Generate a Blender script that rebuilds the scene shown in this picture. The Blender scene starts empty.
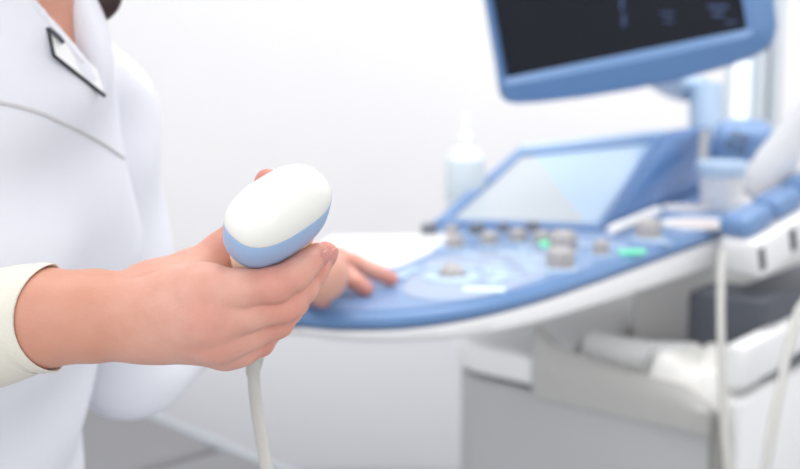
import bpy, bmesh, math, random
import numpy as np
from mathutils import Vector, Matrix
from mathutils.bvhtree import BVHTree
random.seed(4); np.random.seed(4)
S = bpy.context.scene
COL = S.collection
PI = math.pi

# ------------------------------------------------------------------ camera
F = 50 / 36 * 800                     # focal length in pixels
CAM = Vector((0, 0, 1.25))
TH = math.atan((234.5 - 60) / F)
FWD = Vector((0, math.cos(TH), -math.sin(TH)))
UP = Vector((0, math.sin(TH), math.cos(TH)))
RT = Vector((1, 0, 0))
cd = bpy.data.cameras.new('camera'); cam = bpy.data.objects.new('camera', cd); COL.objects.link(cam)
cam.location = CAM; cam.rotation_euler = (PI / 2 - TH, 0, 0)
cd.lens = 50; cd.sensor_width = 36; cd.clip_start = 0.02; cd.clip_end = 60
cd.dof.use_dof = True; cd.dof.focus_distance = 0.553; cd.dof.aperture_fstop = 6.7
S.camera = cam

def ray(px, py):
    return RT * ((px - 400) / F) - UP * ((py - 234.5) / F) + FWD
def at(px, py, d):                     # point at depth d along the optical axis
    return CAM + ray(px, py) * d
def at_z(px, py, z):
    r = ray(px, py); return CAM + r * ((z - CAM.z) / r.z)
def camdir(x, y, z):                   # direction: right, up, toward the viewer
    return (RT * x + UP * y - FWD * z).normalized()

# ------------------------------------------------------------------ materials
def srgb(r, g, b):
    f = lambda c: (c / 255 / 12.92) if c / 255 <= .04045 else ((c / 255 + .055) / 1.055) ** 2.4
    return (f(r), f(g), f(b), 1)
def mat(name, col, rough=.5, spec=.5, metal=0, noise=.0, nscale=20, bump=0, bscale=200, coat=0, sss=0, emit=None, estr=0, trans=0, alpha=1):
    m = bpy.data.materials.new(name); m.use_nodes = True
    nt = m.node_tree; b = nt.nodes['Principled BSDF']
    b.inputs['Base Color'].default_value = col
    b.inputs['Roughness'].default_value = rough
    b.inputs['Specular IOR Level'].default_value = spec
    b.inputs['Metallic'].default_value = metal
    b.inputs['Coat Weight'].default_value = coat
    b.inputs['Transmission Weight'].default_value = trans
    b.inputs['Alpha'].default_value = alpha
    if emit: b.inputs['Emission Color'].default_value = emit; b.inputs['Emission Strength'].default_value = estr
    tc = nt.nodes.new('ShaderNodeTexCoord')
    if noise:
        n = nt.nodes.new('ShaderNodeTexNoise'); n.inputs['Scale'].default_value = nscale; n.inputs['Detail'].default_value = 4
        nt.links.new(tc.outputs['Object'], n.inputs['Vector'])
        mx = nt.nodes.new('ShaderNodeMix'); mx.data_type = 'RGBA'
        mx.inputs['A'].default_value = tuple(c * (1 - noise) for c in col[:3]) + (1,)
        mx.inputs['B'].default_value = tuple(min(1, c * (1 + noise)) for c in col[:3]) + (1,)
        nt.links.new(n.outputs['Fac'], mx.inputs['Factor']); nt.links.new(mx.outputs['Result'], b.inputs['Base Color'])
    if bump:
        n = nt.nodes.new('ShaderNodeTexNoise'); n.inputs['Scale'].default_value = bscale; n.inputs['Detail'].default_value = 5
        nt.links.new(tc.outputs['Object'], n.inputs['Vector'])
        bp = nt.nodes.new('ShaderNodeBump'); bp.inputs['Strength'].default_value = bump; bp.inputs['Distance'].default_value = .001
        nt.links.new(n.outputs['Fac'], bp.inputs['Height']); nt.links.new(bp.outputs['Normal'], b.inputs['Normal'])
    if sss:
        b.inputs['Subsurface Weight'].default_value = sss
        b.inputs['Subsurface Radius'].default_value = (1, .35, .2); b.inputs['Subsurface Scale'].default_value = .004
    return m

M = {}
M['wall'] = mat('wall_paint', srgb(240, 239, 241), .8, noise=.01, nscale=3)
M['dado'] = mat('grey_wall_paint', srgb(226, 226, 231), .7, noise=.02, nscale=3)
M['floor'] = mat('floor_vinyl', srgb(176, 178, 180), .45, noise=.04, nscale=12)
M['ceiling'] = mat('ceiling_paint', srgb(244, 244, 244), .9, noise=.01)
M['frame'] = mat('window_frame_paint', srgb(236, 238, 240), .4, noise=.01)
M['reveal'] = mat('window_reveal_grey', srgb(206, 213, 220), .6, noise=.02)
M['glass'] = mat('lit_window_glass', srgb(240, 246, 250), .05, trans=.6, emit=srgb(245, 249, 252), estr=.35)
M['tunic'] = mat('white_cotton', srgb(225, 226, 234), .85, spec=.2, noise=.015, nscale=60, bump=.15, bscale=900)
M['piping'] = mat('grey_piping', srgb(196, 194, 197), .8, spec=.2, noise=.03)
M['knit'] = mat('ivory_jersey', srgb(222, 217, 205), .9, spec=.15, noise=.03, nscale=400, bump=.4, bscale=700)
M['trousers'] = mat('white_trouser_cotton', srgb(228, 229, 236), .85, noise=.02)
M['shoe'] = mat('white_shoe_leather', srgb(225, 225, 225), .5, noise=.02)
M['hair'] = mat('dark_brown_hair', srgb(48, 26, 22), .4, noise=.3, nscale=60, bump=.6, bscale=120)
M['lip'] = mat('lip_skin', srgb(196, 108, 102), .4, noise=.03)
M['eye'] = mat('eye_white', srgb(235, 232, 228), .2, noise=.01)
M['nail'] = mat('fingernail', srgb(214, 140, 130), .35, spec=.3, noise=.05, nscale=200, coat=.1, sss=.2)
M['blue'] = mat('blue_plastic', srgb(92, 128, 174), .33, noise=.03, nscale=30, bump=.04, bscale=900)
M['blue_dark'] = mat('deep_blue_plastic', srgb(86, 124, 176), .36, noise=.03, nscale=30)
M['panel'] = mat('pale_blue_panel', srgb(108, 140, 184), .3, noise=.04, nscale=14)
M['pale'] = mat('pale_blue_plastic', srgb(178, 200, 224), .35, noise=.02)
M['white'] = mat('white_plastic', srgb(238, 238, 239), .35, noise=.01, nscale=10)
M['offwhite'] = mat('off_white_plastic', srgb(222, 221, 220), .4, noise=.015, nscale=10)
M['bodygrey'] = mat('light_grey_plastic', srgb(180, 180, 182), .5, noise=.015, nscale=8)
M['tray_grey'] = mat('warm_grey_plastic', srgb(184, 183, 180), .5, noise=.02, nscale=8)
M['tray_dark'] = mat('dark_warm_grey_plastic', srgb(140, 139, 135), .5, noise=.02, nscale=8)
M['greyknob'] = mat('grey_knob_plastic', srgb(170, 166, 166), .45, noise=.03)
M['knobdark'] = mat('dark_grey_knob_plastic', srgb(104, 108, 118), .45, noise=.03)
M['dark'] = mat('charcoal_plastic', srgb(74, 78, 88), .5, noise=.05)
M['black'] = mat('black_plastic', srgb(38, 42, 48), .4, noise=.05)
M['screen'] = mat('dark_lcd', srgb(24, 27, 36), .4, spec=.15, noise=.05, nscale=6)
M['glow_text'] = mat('screen_readout', srgb(40, 52, 80), .4, emit=srgb(58, 84, 140), estr=.35, noise=.01)
M['keyfield'] = mat('pale_key_field', srgb(158, 172, 196), .45, noise=.03, nscale=20)
M['touch'] = mat('touch_glass', srgb(178, 186, 194), .16, coat=.4, noise=.01)  # screen tone with the reflected glare put into the colour
M['touch_blue'] = mat('touch_blue_field', srgb(166, 192, 218), .16, coat=.4, noise=.01)  # screen tone outside the painted glare
M['green'] = mat('green_key_light', srgb(120, 225, 180), .4, emit=srgb(90, 235, 170), estr=.3, noise=.01)
M['cyanlight'] = mat('white_key_light', srgb(225, 245, 250), .4, emit=srgb(215, 245, 255), estr=.08, noise=.01)
M['probe_white'] = mat('probe_lens_rubber', srgb(234, 233, 227), .3, spec=.45, noise=.006, nscale=30, coat=.2)
M['probe_blue'] = mat('probe_blue_band', srgb(154, 181, 217), .34, spec=.45, noise=.015, nscale=40)
M['cream'] = mat('cream_plastic', srgb(236, 222, 200), .4, noise=.015, sss=.05)
M['cable'] = mat('cable_rubber', srgb(182, 181, 177), .5, noise=.02, nscale=60)
M['couch'] = mat('grey_vinyl', srgb(122, 122, 126), .55, noise=.03, nscale=25, bump=.1, bscale=300)
M['couch_trim'] = mat('pale_grey_vinyl', srgb(160, 166, 171), .5, noise=.02)
M['steel'] = mat('brushed_steel', srgb(190, 192, 196), .35, metal=.9, noise=.03)
M['clear'] = mat('milky_bottle_plastic', srgb(242, 246, 248), .3, noise=.02, trans=.1)
M['label_green'] = mat('grey_green_label', srgb(212, 222, 228), .5, noise=.03)
M['paper'] = mat('white_paper_towel', srgb(234, 233, 230), .9, spec=.1, noise=.02, nscale=60, bump=.5, bscale=120)
M['brown'] = mat('pinkish_gel_pad', srgb(206, 188, 184), .5, noise=.04)

# skin: base, flush from a point attribute, fine mottling and pores
def skin_mat():
    m = mat('skin', srgb(226, 176, 152), .46, spec=.4, sss=.25)
    nt = m.node_tree; b = nt.nodes['Principled BSDF']; L = nt.links
    tc = nt.nodes.new('ShaderNodeTexCoord')
    a = nt.nodes.new('ShaderNodeAttribute'); a.attribute_name = 'flush'
    n = nt.nodes.new('ShaderNodeTexNoise'); n.inputs['Scale'].default_value = 70; n.inputs['Detail'].default_value = 5
    L.new(tc.outputs['Object'], n.inputs['Vector'])
    m1 = nt.nodes.new('ShaderNodeMix'); m1.data_type = 'RGBA'
    m1.inputs['A'].default_value = srgb(206, 148, 128); m1.inputs['B'].default_value = srgb(226, 178, 163)
    L.new(n.outputs['Fac'], m1.inputs['Factor'])
    a2 = nt.nodes.new('ShaderNodeAttribute'); a2.attribute_name = 'tan'
    m3 = nt.nodes.new('ShaderNodeMix'); m3.data_type = 'RGBA'; m3.inputs['B'].default_value = srgb(194, 132, 106)
    L.new(a2.outputs['Fac'], m3.inputs['Factor']); L.new(m1.outputs['Result'], m3.inputs['A'])
    m2 = nt.nodes.new('ShaderNodeMix'); m2.data_type = 'RGBA'; m2.inputs['B'].default_value = srgb(200, 112, 100)
    L.new(a.outputs['Fac'], m2.inputs['Factor']); L.new(m3.outputs['Result'], m2.inputs['A'])
    L.new(m2.outputs['Result'], b.inputs['Base Color'])
    v = nt.nodes.new('ShaderNodeTexNoise'); v.inputs['Scale'].default_value = 900; v.inputs['Detail'].default_value = 3
    v2 = nt.nodes.new('ShaderNodeTexNoise'); v2.inputs['Scale'].default_value = 130; v2.inputs['Detail'].default_value = 3
    L.new(tc.outputs['Object'], v.inputs['Vector']); L.new(tc.outputs['Object'], v2.inputs['Vector'])
    ad = nt.nodes.new('ShaderNodeMath'); ad.operation = 'ADD'
    L.new(v.outputs['Fac'], ad.inputs[0]); L.new(v2.outputs['Fac'], ad.inputs[1])
    bp = nt.nodes.new('ShaderNodeBump'); bp.inputs['Strength'].default_value = .22; bp.inputs['Distance'].default_value = .0012
    L.new(ad.outputs[0], bp.inputs['Height']); L.new(bp.outputs['Normal'], b.inputs['Normal'])
    return m
M['skin'] = skin_mat()

# ------------------------------------------------------------------ object helpers
ORG = {}
def tag(o, label=None, cat=None, group=None, kind=None):
    if label: o['label'] = label
    if cat: o['category'] = cat
    if group: o['group'] = group
    if kind: o['kind'] = kind
    return o
def empty(name, loc, label, cat, group=None):
    o = bpy.data.objects.new(name, None); o.empty_display_size = .05; COL.objects.link(o)
    o.location = loc; ORG[o.name] = Vector(loc)
    return tag(o, label, cat, group)
def mesh(name, verts, faces, m, parent=None, smooth=True, angle=40, origin=None, mats=None, fmat=None):
    """verts in world coordinates; the object's origin is ORIGIN (default: its parent's)."""
    po = ORG[parent.name] if parent else Vector((0, 0, 0))
    og = Vector(origin) if origin is not None else po
    me = bpy.data.meshes.new(name)
    me.from_pydata([tuple(Vector(v) - og) for v in verts], [], [tuple(f) for f in faces])
    for mm in (mats or [m]): me.materials.append(mm)
    if fmat is not None: me.polygons.foreach_set('material_index', list(fmat))
    bm = bmesh.new(); bm.from_mesh(me); bmesh.ops.recalc_face_normals(bm, faces=bm.faces); bm.to_mesh(me); bm.free()
    if smooth:
        me.polygons.foreach_set('use_smooth', [True] * len(me.polygons))
        if angle < 180: me.set_sharp_from_angle(angle=math.radians(angle))
    me.update()
    o = bpy.data.objects.new(name, me); COL.objects.link(o)
    o.parent = parent; o.location = og - po; ORG[o.name] = og
    return o
def struct(name, *a, **k):
    return tag(mesh(name, *a, **k), kind='structure')
class G:                                # collects vertices and faces
    def __init__(s): s.v = []; s.f = []
    def add(s, v, f):
        n = len(s.v); s.v += [Vector(p) for p in v]; s.f += [tuple(i + n for i in q) for q in f]; return s
def bm_out(bm):
    bm.verts.index_update(); r = ([v.co.copy() for v in bm.verts], [tuple(v.index for v in f.verts) for f in bm.faces]); bm.free(); return r
def box(c, size, ax=None, bev=0, seg=3):
    bm = bmesh.new(); bmesh.ops.create_cube(bm, size=1)
    for v in bm.verts: v.co = Vector((v.co.x * size[0], v.co.y * size[1], v.co.z * size[2]))
    if bev: bmesh.ops.bevel(bm, geom=list(bm.edges), offset=bev, segments=seg, profile=.5, affect='EDGES')
    X, Y, Z = ax or (Vector((1, 0, 0)), Vector((0, 1, 0)), Vector((0, 0, 1)))
    c = Vector(c)
    for v in bm.verts: v.co = c + X * v.co.x + Y * v.co.y + Z * v.co.z
    return bm_out(bm)
def prism(outline, z0, z1, bev=0, seg=3):
    bm = bmesh.new()
    b = [bm.verts.new((p[0], p[1], z0)) for p in outline]; t = [bm.verts.new((p[0], p[1], z1)) for p in outline]
    n = len(b)
    bm.faces.new(b[::-1]); top = bm.faces.new(t)
    for i in range(n): bm.faces.new((b[i], b[(i + 1) % n], t[(i + 1) % n], t[i]))
    bmesh.ops.recalc_face_normals(bm, faces=bm.faces)
    if bev: bmesh.ops.bevel(bm, geom=[e for e in bm.edges if len(set(round(v.co.z, 6) for v in e.verts)) == 1], offset=bev, segments=seg, profile=.5, affect='EDGES')
    return bm_out(bm)
def poly(pts, thick, nrm, bev=0):       # planar outline extruded by thick along -nrm
    bm = bmesh.new(); nrm = Vector(nrm).normalized()
    t = [bm.verts.new(p) for p in pts]; b = [bm.verts.new(Vector(p) - nrm * thick) for p in pts]; n = len(t)
    ft = bm.faces.new(t); bm.faces.new(b[::-1])
    for i in range(n): bm.faces.new((b[i], b[(i + 1) % n], t[(i + 1) % n], t[i]))
    bmesh.ops.recalc_face_normals(bm, faces=bm.faces)
    if bev: bmesh.ops.bevel(bm, geom=list(ft.edges), offset=bev, segments=3, profile=.5, affect='EDGES')
    return bm_out(bm)
def lathe(prof, c, axis=(0, 0, 1), n=32, sx=1, sy=1, xdir=None, sup=2):
    """prof: (r, h) pairs or (rx, ry, h); superellipse cross-section with exponent sup"""
    A = Vector(axis).normalized(); X = Vector(xdir).normalized() if xdir is not None else A.orthogonal().normalized()
    X = (X - A * X.dot(A)).normalized(); Y = A.cross(X); c = Vector(c); v = []; f = []
    for p in prof:
        rx, ry, h = (p[0] * sx, p[0] * sy, p[1]) if len(p) == 2 else p
        for k in range(n):
            a = 2 * PI * k / n; ca, sa = math.cos(a), math.sin(a)
            e = 2 / sup
            v.append(c + A * h + X * rx * math.copysign(abs(ca) ** e, ca) + Y * ry * math.copysign(abs(sa) ** e, sa))
    for i in range(len(prof) - 1):
        for k in range(n):
            f.append((i * n + k, i * n + (k + 1) % n, (i + 1) * n + (k + 1) % n, (i + 1) * n + k))
    f.append(tuple(range(n))[::-1]); f.append(tuple((len(prof) - 1) * n + k for k in range(n)))
    return v, f
def spline(pts, m=10, closed=False):
    P = [Vector(p) for p in pts]; n = len(P); out = []
    for i in range(n if closed else n - 1):
        g = lambda k: P[k % n] if closed else P[max(0, min(n - 1, k))]
        a, b, c, d = g(i - 1), g(i), g(i + 1), g(i + 2)
        for j in range(m):
            t = j / m
            out.append(.5 * (2 * b + (c - a) * t + (2 * a - 5 * b + 4 * c - d) * t * t + (3 * b - a - 3 * c + d) * t ** 3))
    if not closed: out.append(P[-1])
    return out
def tube(pts, r, n=12, m=8, closed=False, flat=1):
    P = spline(pts, m, closed) if m > 1 else [Vector(p) for p in pts]
    k = len(P); v = []; f = []; N = None
    for i in range(k):
        t = (P[(i + 1) % k] - P[i - 1]) if closed or 0 < i < k - 1 else (P[1] - P[0] if i == 0 else P[-1] - P[-2])
        t.normalize()
        N = t.orthogonal() if N is None else N - t * N.dot(t)
        N.normalize(); B = t.cross(N)
        rr = r(i / (k - 1)) if callable(r) else r
        for j in range(n):
            a = 2 * PI * j / n; v.append(P[i] + N * rr * math.cos(a) + B * rr * flat * math.sin(a))
    for i in range(k if closed else k - 1):
        for j in range(n): f.append((i * n + j, i * n + (j + 1) % n, ((i + 1) % k) * n + (j + 1) % n, ((i + 1) % k) * n + j))
    if not closed: f.append(tuple(range(n))[::-1]); f.append(tuple((k - 1) * n + j for j in range(n)))
    return v, f

# ------------------------------------------------------------------ smooth implicit surfaces (bodies and cloth)
def cone(a, b, ra, rb): return ('c', np.array(a, float), np.array(b, float), ra, rb)
def ell(c, r, R=None): return ('e', np.array(c, float), np.array(r, float), np.array(R if R is not None else np.eye(3), float))
def smin(a, b, k):
    if k <= 0: return np.minimum(a, b)
    h = np.maximum(k - np.abs(a - b), 0) / k
    return np.minimum(a, b) - h * h * k * .25
class Field:
    def __init__(s, lo, hi, res):
        s.lo = np.array(lo, float); s.res = res
        n = np.ceil((np.array(hi) - s.lo) / res).astype(int) + 1
        s.n = n
        s.ax = [s.lo[i] + np.arange(n[i]) * res for i in range(3)]
    def blank(s): return np.full(s.n, 1.0, np.float32)
    def prim(s, p, pad):
        if p[0] == 'c':
            _, a, b, ra, rb = p; lo = np.minimum(a - ra, b - rb) - pad; hi = np.maximum(a + ra, b + rb) + pad
        else:
            _, c, r, R = p; e = np.abs(R.T) @ r if False else np.full(3, max(r)); lo = c - e - pad; hi = c + e + pad
        i0 = np.clip(np.floor((lo - s.lo) / s.res).astype(int), 0, s.n); i1 = np.clip(np.ceil((hi - s.lo) / s.res).astype(int) + 1, 0, s.n)
        if (i1 <= i0).any(): return None, None
        sl = tuple(slice(i0[k], i1[k]) for k in range(3))
        X, Y, Z = np.meshgrid(*[s.ax[k][sl[k]] for k in range(3)], indexing='ij')
        if p[0] == 'c':
            d = b - a; L2 = d @ d
            t = np.clip(((X - a[0]) * d[0] + (Y - a[1]) * d[1] + (Z - a[2]) * d[2]) / max(L2, 1e-12), 0, 1)
            D = np.sqrt((X - a[0] - t * d[0]) ** 2 + (Y - a[1] - t * d[1]) ** 2 + (Z - a[2] - t * d[2]) ** 2) - (ra + (rb - ra) * t)
        else:
            Q = np.stack([X - c[0], Y - c[1], Z - c[2]], -1) @ R      # columns of R are the local axes
            k0 = np.sqrt(((Q / r) ** 2).sum(-1)); k1 = np.sqrt(((Q / (r * r)) ** 2).sum(-1)) + 1e-9
            D = k0 * (k0 - 1) / k1
        return sl, D.astype(np.float32)
    def union(s, prims, k, f=None):
        f = s.blank() if f is None else f
        for p in prims:
            sl, D = s.prim(p, max(k * 1.2, s.res * 3))
            if sl is not None: f[sl] = smin(f[sl], D, k)
        return f
    def mesh(s, f):
        f = np.pad(f, 1, constant_values=1.0); lo = s.lo - s.res
        ins = f < 0; n = np.array(f.shape) - 1
        C = [(i, j, k) for i in (0, 1) for j in (0, 1) for k in (0, 1)]
        view = lambda A, c: A[c[0]:c[0] + n[0], c[1]:c[1] + n[1], c[2]:c[2] + n[2]]
        cnt = sum(view(ins, c).astype(np.int8) for c in C)
        act = np.argwhere((cnt > 0) & (cnt < 8))
        fc = {c: f[act[:, 0] + c[0], act[:, 1] + c[1], act[:, 2] + c[2]] for c in C}
        P = np.zeros((len(act), 3)); W = np.zeros(len(act))
        for a in C:
            for ax in range(3):
                if a[ax]: continue
                b = list(a); b[ax] = 1; b = tuple(b)
                x = (fc[a] < 0) != (fc[b] < 0)
                t = np.where(x, fc[a] / np.where(x, fc[a] - fc[b], 1), 0)
                q = np.array(a, float)[None] + 0 * P; q[:, ax] += t
                P += np.where(x[:, None], q, 0); W += x
        P = (act + P / W[:, None]) * s.res + lo
        idx = np.full(n, -1, np.int64); idx[act[:, 0], act[:, 1], act[:, 2]] = np.arange(len(act))
        faces = []
        for ax in range(3):
            sl0 = [slice(None)] * 3; sl1 = [slice(None)] * 3; sl0[ax] = slice(0, -1); sl1[ax] = slice(1, None)
            e = np.argwhere(ins[tuple(sl0)] != ins[tuple(sl1)])
            u, w = [(1, 2), (2, 0), (0, 1)][ax]
            ok = (e[:, u] > 0) & (e[:, w] > 0) & (e[:, u] < n[u]) & (e[:, w] < n[w]); e = e[ok]
            q = []
            for du, dw in ((1, 1), (0, 1), (0, 0), (1, 0)):
                g = e.copy(); g[:, u] -= du; g[:, w] -= dw; q.append(idx[g[:, 0], g[:, 1], g[:, 2]])
            q = np.stack(q, 1)
            flip = ~ins[e[:, 0], e[:, 1], e[:, 2]]
            q[flip] = q[flip][:, ::-1]
            faces.append(q)
        return P, np.concatenate(faces)
def relax(P, Fc, it=2, lam=.5):
    P = P.copy()
    E = np.concatenate([Fc[:, [0, 1]], Fc[:, [1, 2]], Fc[:, [2, 3]], Fc[:, [3, 0]]]); E = np.concatenate([E, E[:, ::-1]])
    for k in range(it * 2):
        s_ = np.zeros_like(P); c_ = np.zeros(len(P)); np.add.at(s_, E[:, 0], P[E[:, 1]]); np.add.at(c_, E[:, 0], 1)
        P += (lam if k % 2 == 0 else -lam * 1.03) * (s_ / np.maximum(c_, 1)[:, None] - P)
    return P
def T3(v): return np.array(tuple(v), float)

# ================================================================== ROOM
def quad(name, pts, m): return struct(name, pts, [(0, 1, 2, 3)], m, smooth=False)
XL, XR, YB, YF, ZC = -2.6, 2.3, 3.3, -1.6, 2.75
DZ = .52                                # grey lower part of the wall
struct('floor', *box(((XL + XR) / 2, (YB + YF) / 2, -.03), (XR - XL, YB - YF, .06)), M['floor'], smooth=False)
struct('ceiling', *box(((XL + XR) / 2, (YB + YF) / 2, ZC + .03), (XR - XL, YB - YF, .06)), M['ceiling'], smooth=False)
struct('wall_left', *box((XL - .04, (YB + YF) / 2, ZC / 2), (.08, YB - YF, ZC)), M['wall'], smooth=False)
struct('wall_right', *box((XR + .04, (YB + YF) / 2, ZC / 2), (.08, YB - YF, ZC)), M['wall'], smooth=False)
wx0, wx1, wz0, wz1 = .955, 1.125, .85, 2.1      # the narrow window
g = G()
g.add(*box(((XL + wx0) / 2, YB + .06, ZC / 2), (wx0 - XL, .12, ZC)))
g.add(*box(((XR + wx1) / 2, YB + .06, ZC / 2), (XR - wx1, .12, ZC)))
g.add(*box(((wx0 + wx1) / 2, YB + .06, wz0 / 2), (wx1 - wx0, .12, wz0)))
g.add(*box(((wx0 + wx1) / 2, YB + .06, (wz1 + ZC) / 2), (wx1 - wx0, .12, ZC - wz1)))
struct('wall_back', g.v, g.f, M['wall'], smooth=False)
struct('trim_1', *box(((XL + XR) / 2, YB - .012, DZ / 2), (XR - XL, .024, DZ), bev=.004), M['dado'])
win = struct('window_1', *box(((wx0 + wx1) / 2, YB + .085, (wz0 + wz1) / 2), (wx1 - wx0, .01, wz1 - wz0)), M['glass'])
g = G()
for x, w in ((wx0 + .014, .028), (wx1 - .014, .028), (wx0 + .112, .03)):
    g.add(*box((x, YB + .04, (wz0 + wz1) / 2), (w, .07, wz1 - wz0), bev=.004))
for z in (wz0 + .02, wz1 - .02):
    g.add(*box(((wx0 + wx1) / 2, YB + .04, z), (wx1 - wx0, .068, .04), bev=.004))
mesh('window_frame', g.v, g.f, M['reveal'], win)

# ================================================================== EXAMINATION COUCH
ZQ = .52
e0, e1 = at_z(165, 419, ZQ), at_z(290, 470, ZQ)
du = (e1 - e0).normalized(); dn = Vector((-du.y, du.x, 0));  # into the couch
if dn.y > 0: dn = -dn
A0 = e0 - du * 1.2; LEN, WID = 1.75, .56
cc = A0 + du * LEN / 2 + dn * WID / 2
couch = empty('examination_couch', (cc.x, cc.y, 0), 'low grey vinyl couch with pale piped edge behind the person in white', 'couch')
axq = (du, dn, Vector((0, 0, 1)))
mesh('cushion', *box((cc.x, cc.y, ZQ - .05), (LEN * .6, WID, .10), axq, .025, 4), M['couch'], couch)
o = mesh('headrest_cushion', *box(tuple(cc + du * LEN * -.405 + Vector((0, 0, ZQ - .05 - cc.z))), (LEN * .19, WID, .10), axq, .025, 4), M['couch'], couch)
o = mesh('leg_cushion', *box(tuple(cc + du * LEN * .405 + Vector((0, 0, ZQ - .05 - cc.z))), (LEN * .19, WID, .10), axq, .025, 4), M['couch'], couch)
pp = [cc + du * LEN * sx / 2 + dn * WID * sy / 2 for sx, sy in ((-1, -1), (1, -1), (1, 1), (-1, 1))]
g = G()
for i in range(4):
    a, b = pp[i], pp[(i + 1) % 4]; d = (b - a).normalized()
    g.add(*box(tuple((a + b) / 2 + Vector((0, 0, ZQ - .016 - ((a + b) / 2).z))), ((b - a).length + .02, .03, .035), (d, Vector((-d.y, d.x, 0)), Vector((0, 0, 1))), .008))
mesh('piped_edge', g.v, g.f, M['couch_trim'], couch)
mesh('bed_frame', *box((cc.x, cc.y, ZQ - .13), (LEN * .96, WID * .9, .06), axq, .008), M['white'], couch)
for sx in (-.42, .42):
    for sy in (-.38, .38):
        p = cc + du * LEN * sx + dn * WID * sy
        mesh('leg', *box((p.x, p.y, (ZQ - .15) / 2), (.05, .05, ZQ - .15), axq, .006), M['white'], couch)

# ================================================================== ULTRASOUND MACHINE
T = .98
BK = Vector((.5, .866, 0)).normalized()          # towards the back of the machine
SD = Vector((.866, -.5, 0)).normalized()         # towards its right-hand side
mach = empty('ultrasound_machine', (.55, 1.85, 0), 'white and blue ultrasound machine with tilted dark monitor and curved console of knobs', 'ultrasound machine')

# console: a closed outline of (x, y), blue rim above a white shell
lipB = [(303, 326), (325, 328), (350, 329), (400, 328), (450, 322), (500, 312), (550, 298), (600, 281), (650, 263), (700, 245), (735, 233)]
lipW = [(297, 337), (325, 341), (350, 343), (400, 344), (450, 341), (500, 334), (550, 322), (600, 307), (650, 291), (700, 274), (735, 262)]
ZL = T - .017
front = [at_z(x, y, ZL) for x, y in lipB]
frontW = []
for p, (x, y) in zip(front, lipW):
    d = (p - CAM).dot(FWD); frontW.append(at(x, y, d * 1.008).z)
back = [(.60, 1.92), (.68, 2.2), (.72, 2.42), (.66, 2.52), (.5, 2.5), (.3, 2.36), (.14, 2.1), (.05, 1.88), (.05, 1.68), (-.02, 1.50), (-.09, 1.37), (-.135, 1.27), (-.135, 1.19)]
out = [(p.x, p.y) for p in front] + back
dz = frontW + [T - .06] * (len(back) - 5) + [T - .05, T - .042, T - .036, T - .032, T - .030]
# densify
o3 = spline([Vector((x, y, z)) for (x, y), z in zip(out, dz)], 5, True)
N = len(o3); cen = Vector((sum(p.x for p in o3) / N, sum(p.y for p in o3) / N, 0))
def inset(k, a):
    p = o3[k]; t = o3[(k + 1) % N] - o3[k - 1]; nrm = Vector((t.y, -t.x, 0)).normalized()
    return Vector((p.x, p.y, 0)) - nrm * a
def strip(rows):
    v = [p for r in rows for p in r]; f = []
    for i in range(len(rows) - 1):
        for k in range(N): f.append((i * N + k, i * N + (k + 1) % N, (i + 1) * N + (k + 1) % N, (i + 1) * N + k))
    f.append(tuple(range(N))); f.append(tuple(range((len(rows) - 1) * N, len(rows) * N))[::-1])
    return v, f
def row(a, z): return [inset(k, a) + Vector((0, 0, z)) for k in range(N)]
rim = strip([row(.018, T - .004), row(.0115, T - .001), row(.005, T - .005), row(0, T - .011), row(.001, T - .016), row(.006, T - .019), row(.03, T - .02)])
ctrl = mesh('console_rim', *rim, M['blue'], mach, angle=60)
mesh('control_panel', *strip([row(.013, T - .002), row(.0145, T + .0006), row(.02, T + .0008)]), M['panel'], mach)
rowW = lambda a, fz: [inset(k, a) + Vector((0, 0, fz(o3[k].z))) for k in range(N)]
mesh('console_shell', *strip([row(.03, T - .0195), row(.002, T - .02), row(.0, T - .023), rowW(.003, lambda z: z + .006), rowW(.014, lambda z: z), [Vector((*(o3[k].xy * .8 + cen.xy * .2), o3[k].z + .004)) for k in range(N)], [Vector((*(o3[k].xy * .6 + cen.xy * .4), o3[k].z + .008)) for k in range(N)]]), M['white'], mach, angle=50)
# white side tray left of the panel
tr = [at_z(x, y, T) for x, y in ((452, 238), (447, 236), (330, 238), (322, 244), (320, 262), (352, 268), (398, 268), (430, 254))]
mesh('side_tray', *prism([(p.x, p.y) for p in tr], T - .018, T + .004, .003), M['white'], mach)

# touch panel housing: a wedge
BL, BR = at_z(438, 224, T), at_z(606, 229, T)
TR_, TL_ = Vector((.503, 2.085, T + .127)), Vector((.228, 2.135, T + .095))
TL_ = at(519, 153, 2.12); TR_ = at(667, 136, 2.07)
BKR = at_z(712, 186, T); BKL = BL + BK * .5
TBR, TBL = at(713, 124, 2.24), at(545, 147, 2.32)
_n = (BR - BL).cross(TL_ - BL)
_r = (TR_ - CAM); TR_ = CAM + _r * ((BL - CAM).dot(_n) / _r.dot(_n))
def wedge(top_in=0):
    v = [BL, BR, TR_, TL_, TBR, TBL, Vector((BKR.x, BKR.y, T)), Vector((BKL.x, BKL.y, T))]
    f = [(0, 1, 2, 3), (3, 2, 4, 5), (1, 6, 4, 2), (0, 3, 5, 7), (6, 7, 5, 4), (0, 7, 6, 1)]
    bm = bmesh.new(); bv = [bm.verts.new(p) for p in v]
    for q in f: bm.faces.new([bv[i] for i in q])
    bmesh.ops.recalc_face_normals(bm, faces=bm.faces)
    bmesh.ops.bevel(bm, geom=list(bm.edges), offset=.012, segments=4, profile=.5, affect='EDGES')
    return bm_out(bm)
hous = mesh('touch_panel_housing', *wedge(), M['blue_dark'], mach, angle=60)
nq = (BR - BL).cross(TL_ - BL).normalized()
if nq.dot(FWD) > 0: nq = -nq
bil = lambda s, t: (BL * (1 - s) + BR * s) * (1 - t) + (TL_ * (1 - s) + TR_ * s) * t
def lift(p, h): return p + nq * h
fr_o = [lift(bil(s, t), .011) for s, t in ((.0, -.05), (.985, -.05), (.985, .985), (.0, .985))]
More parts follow.
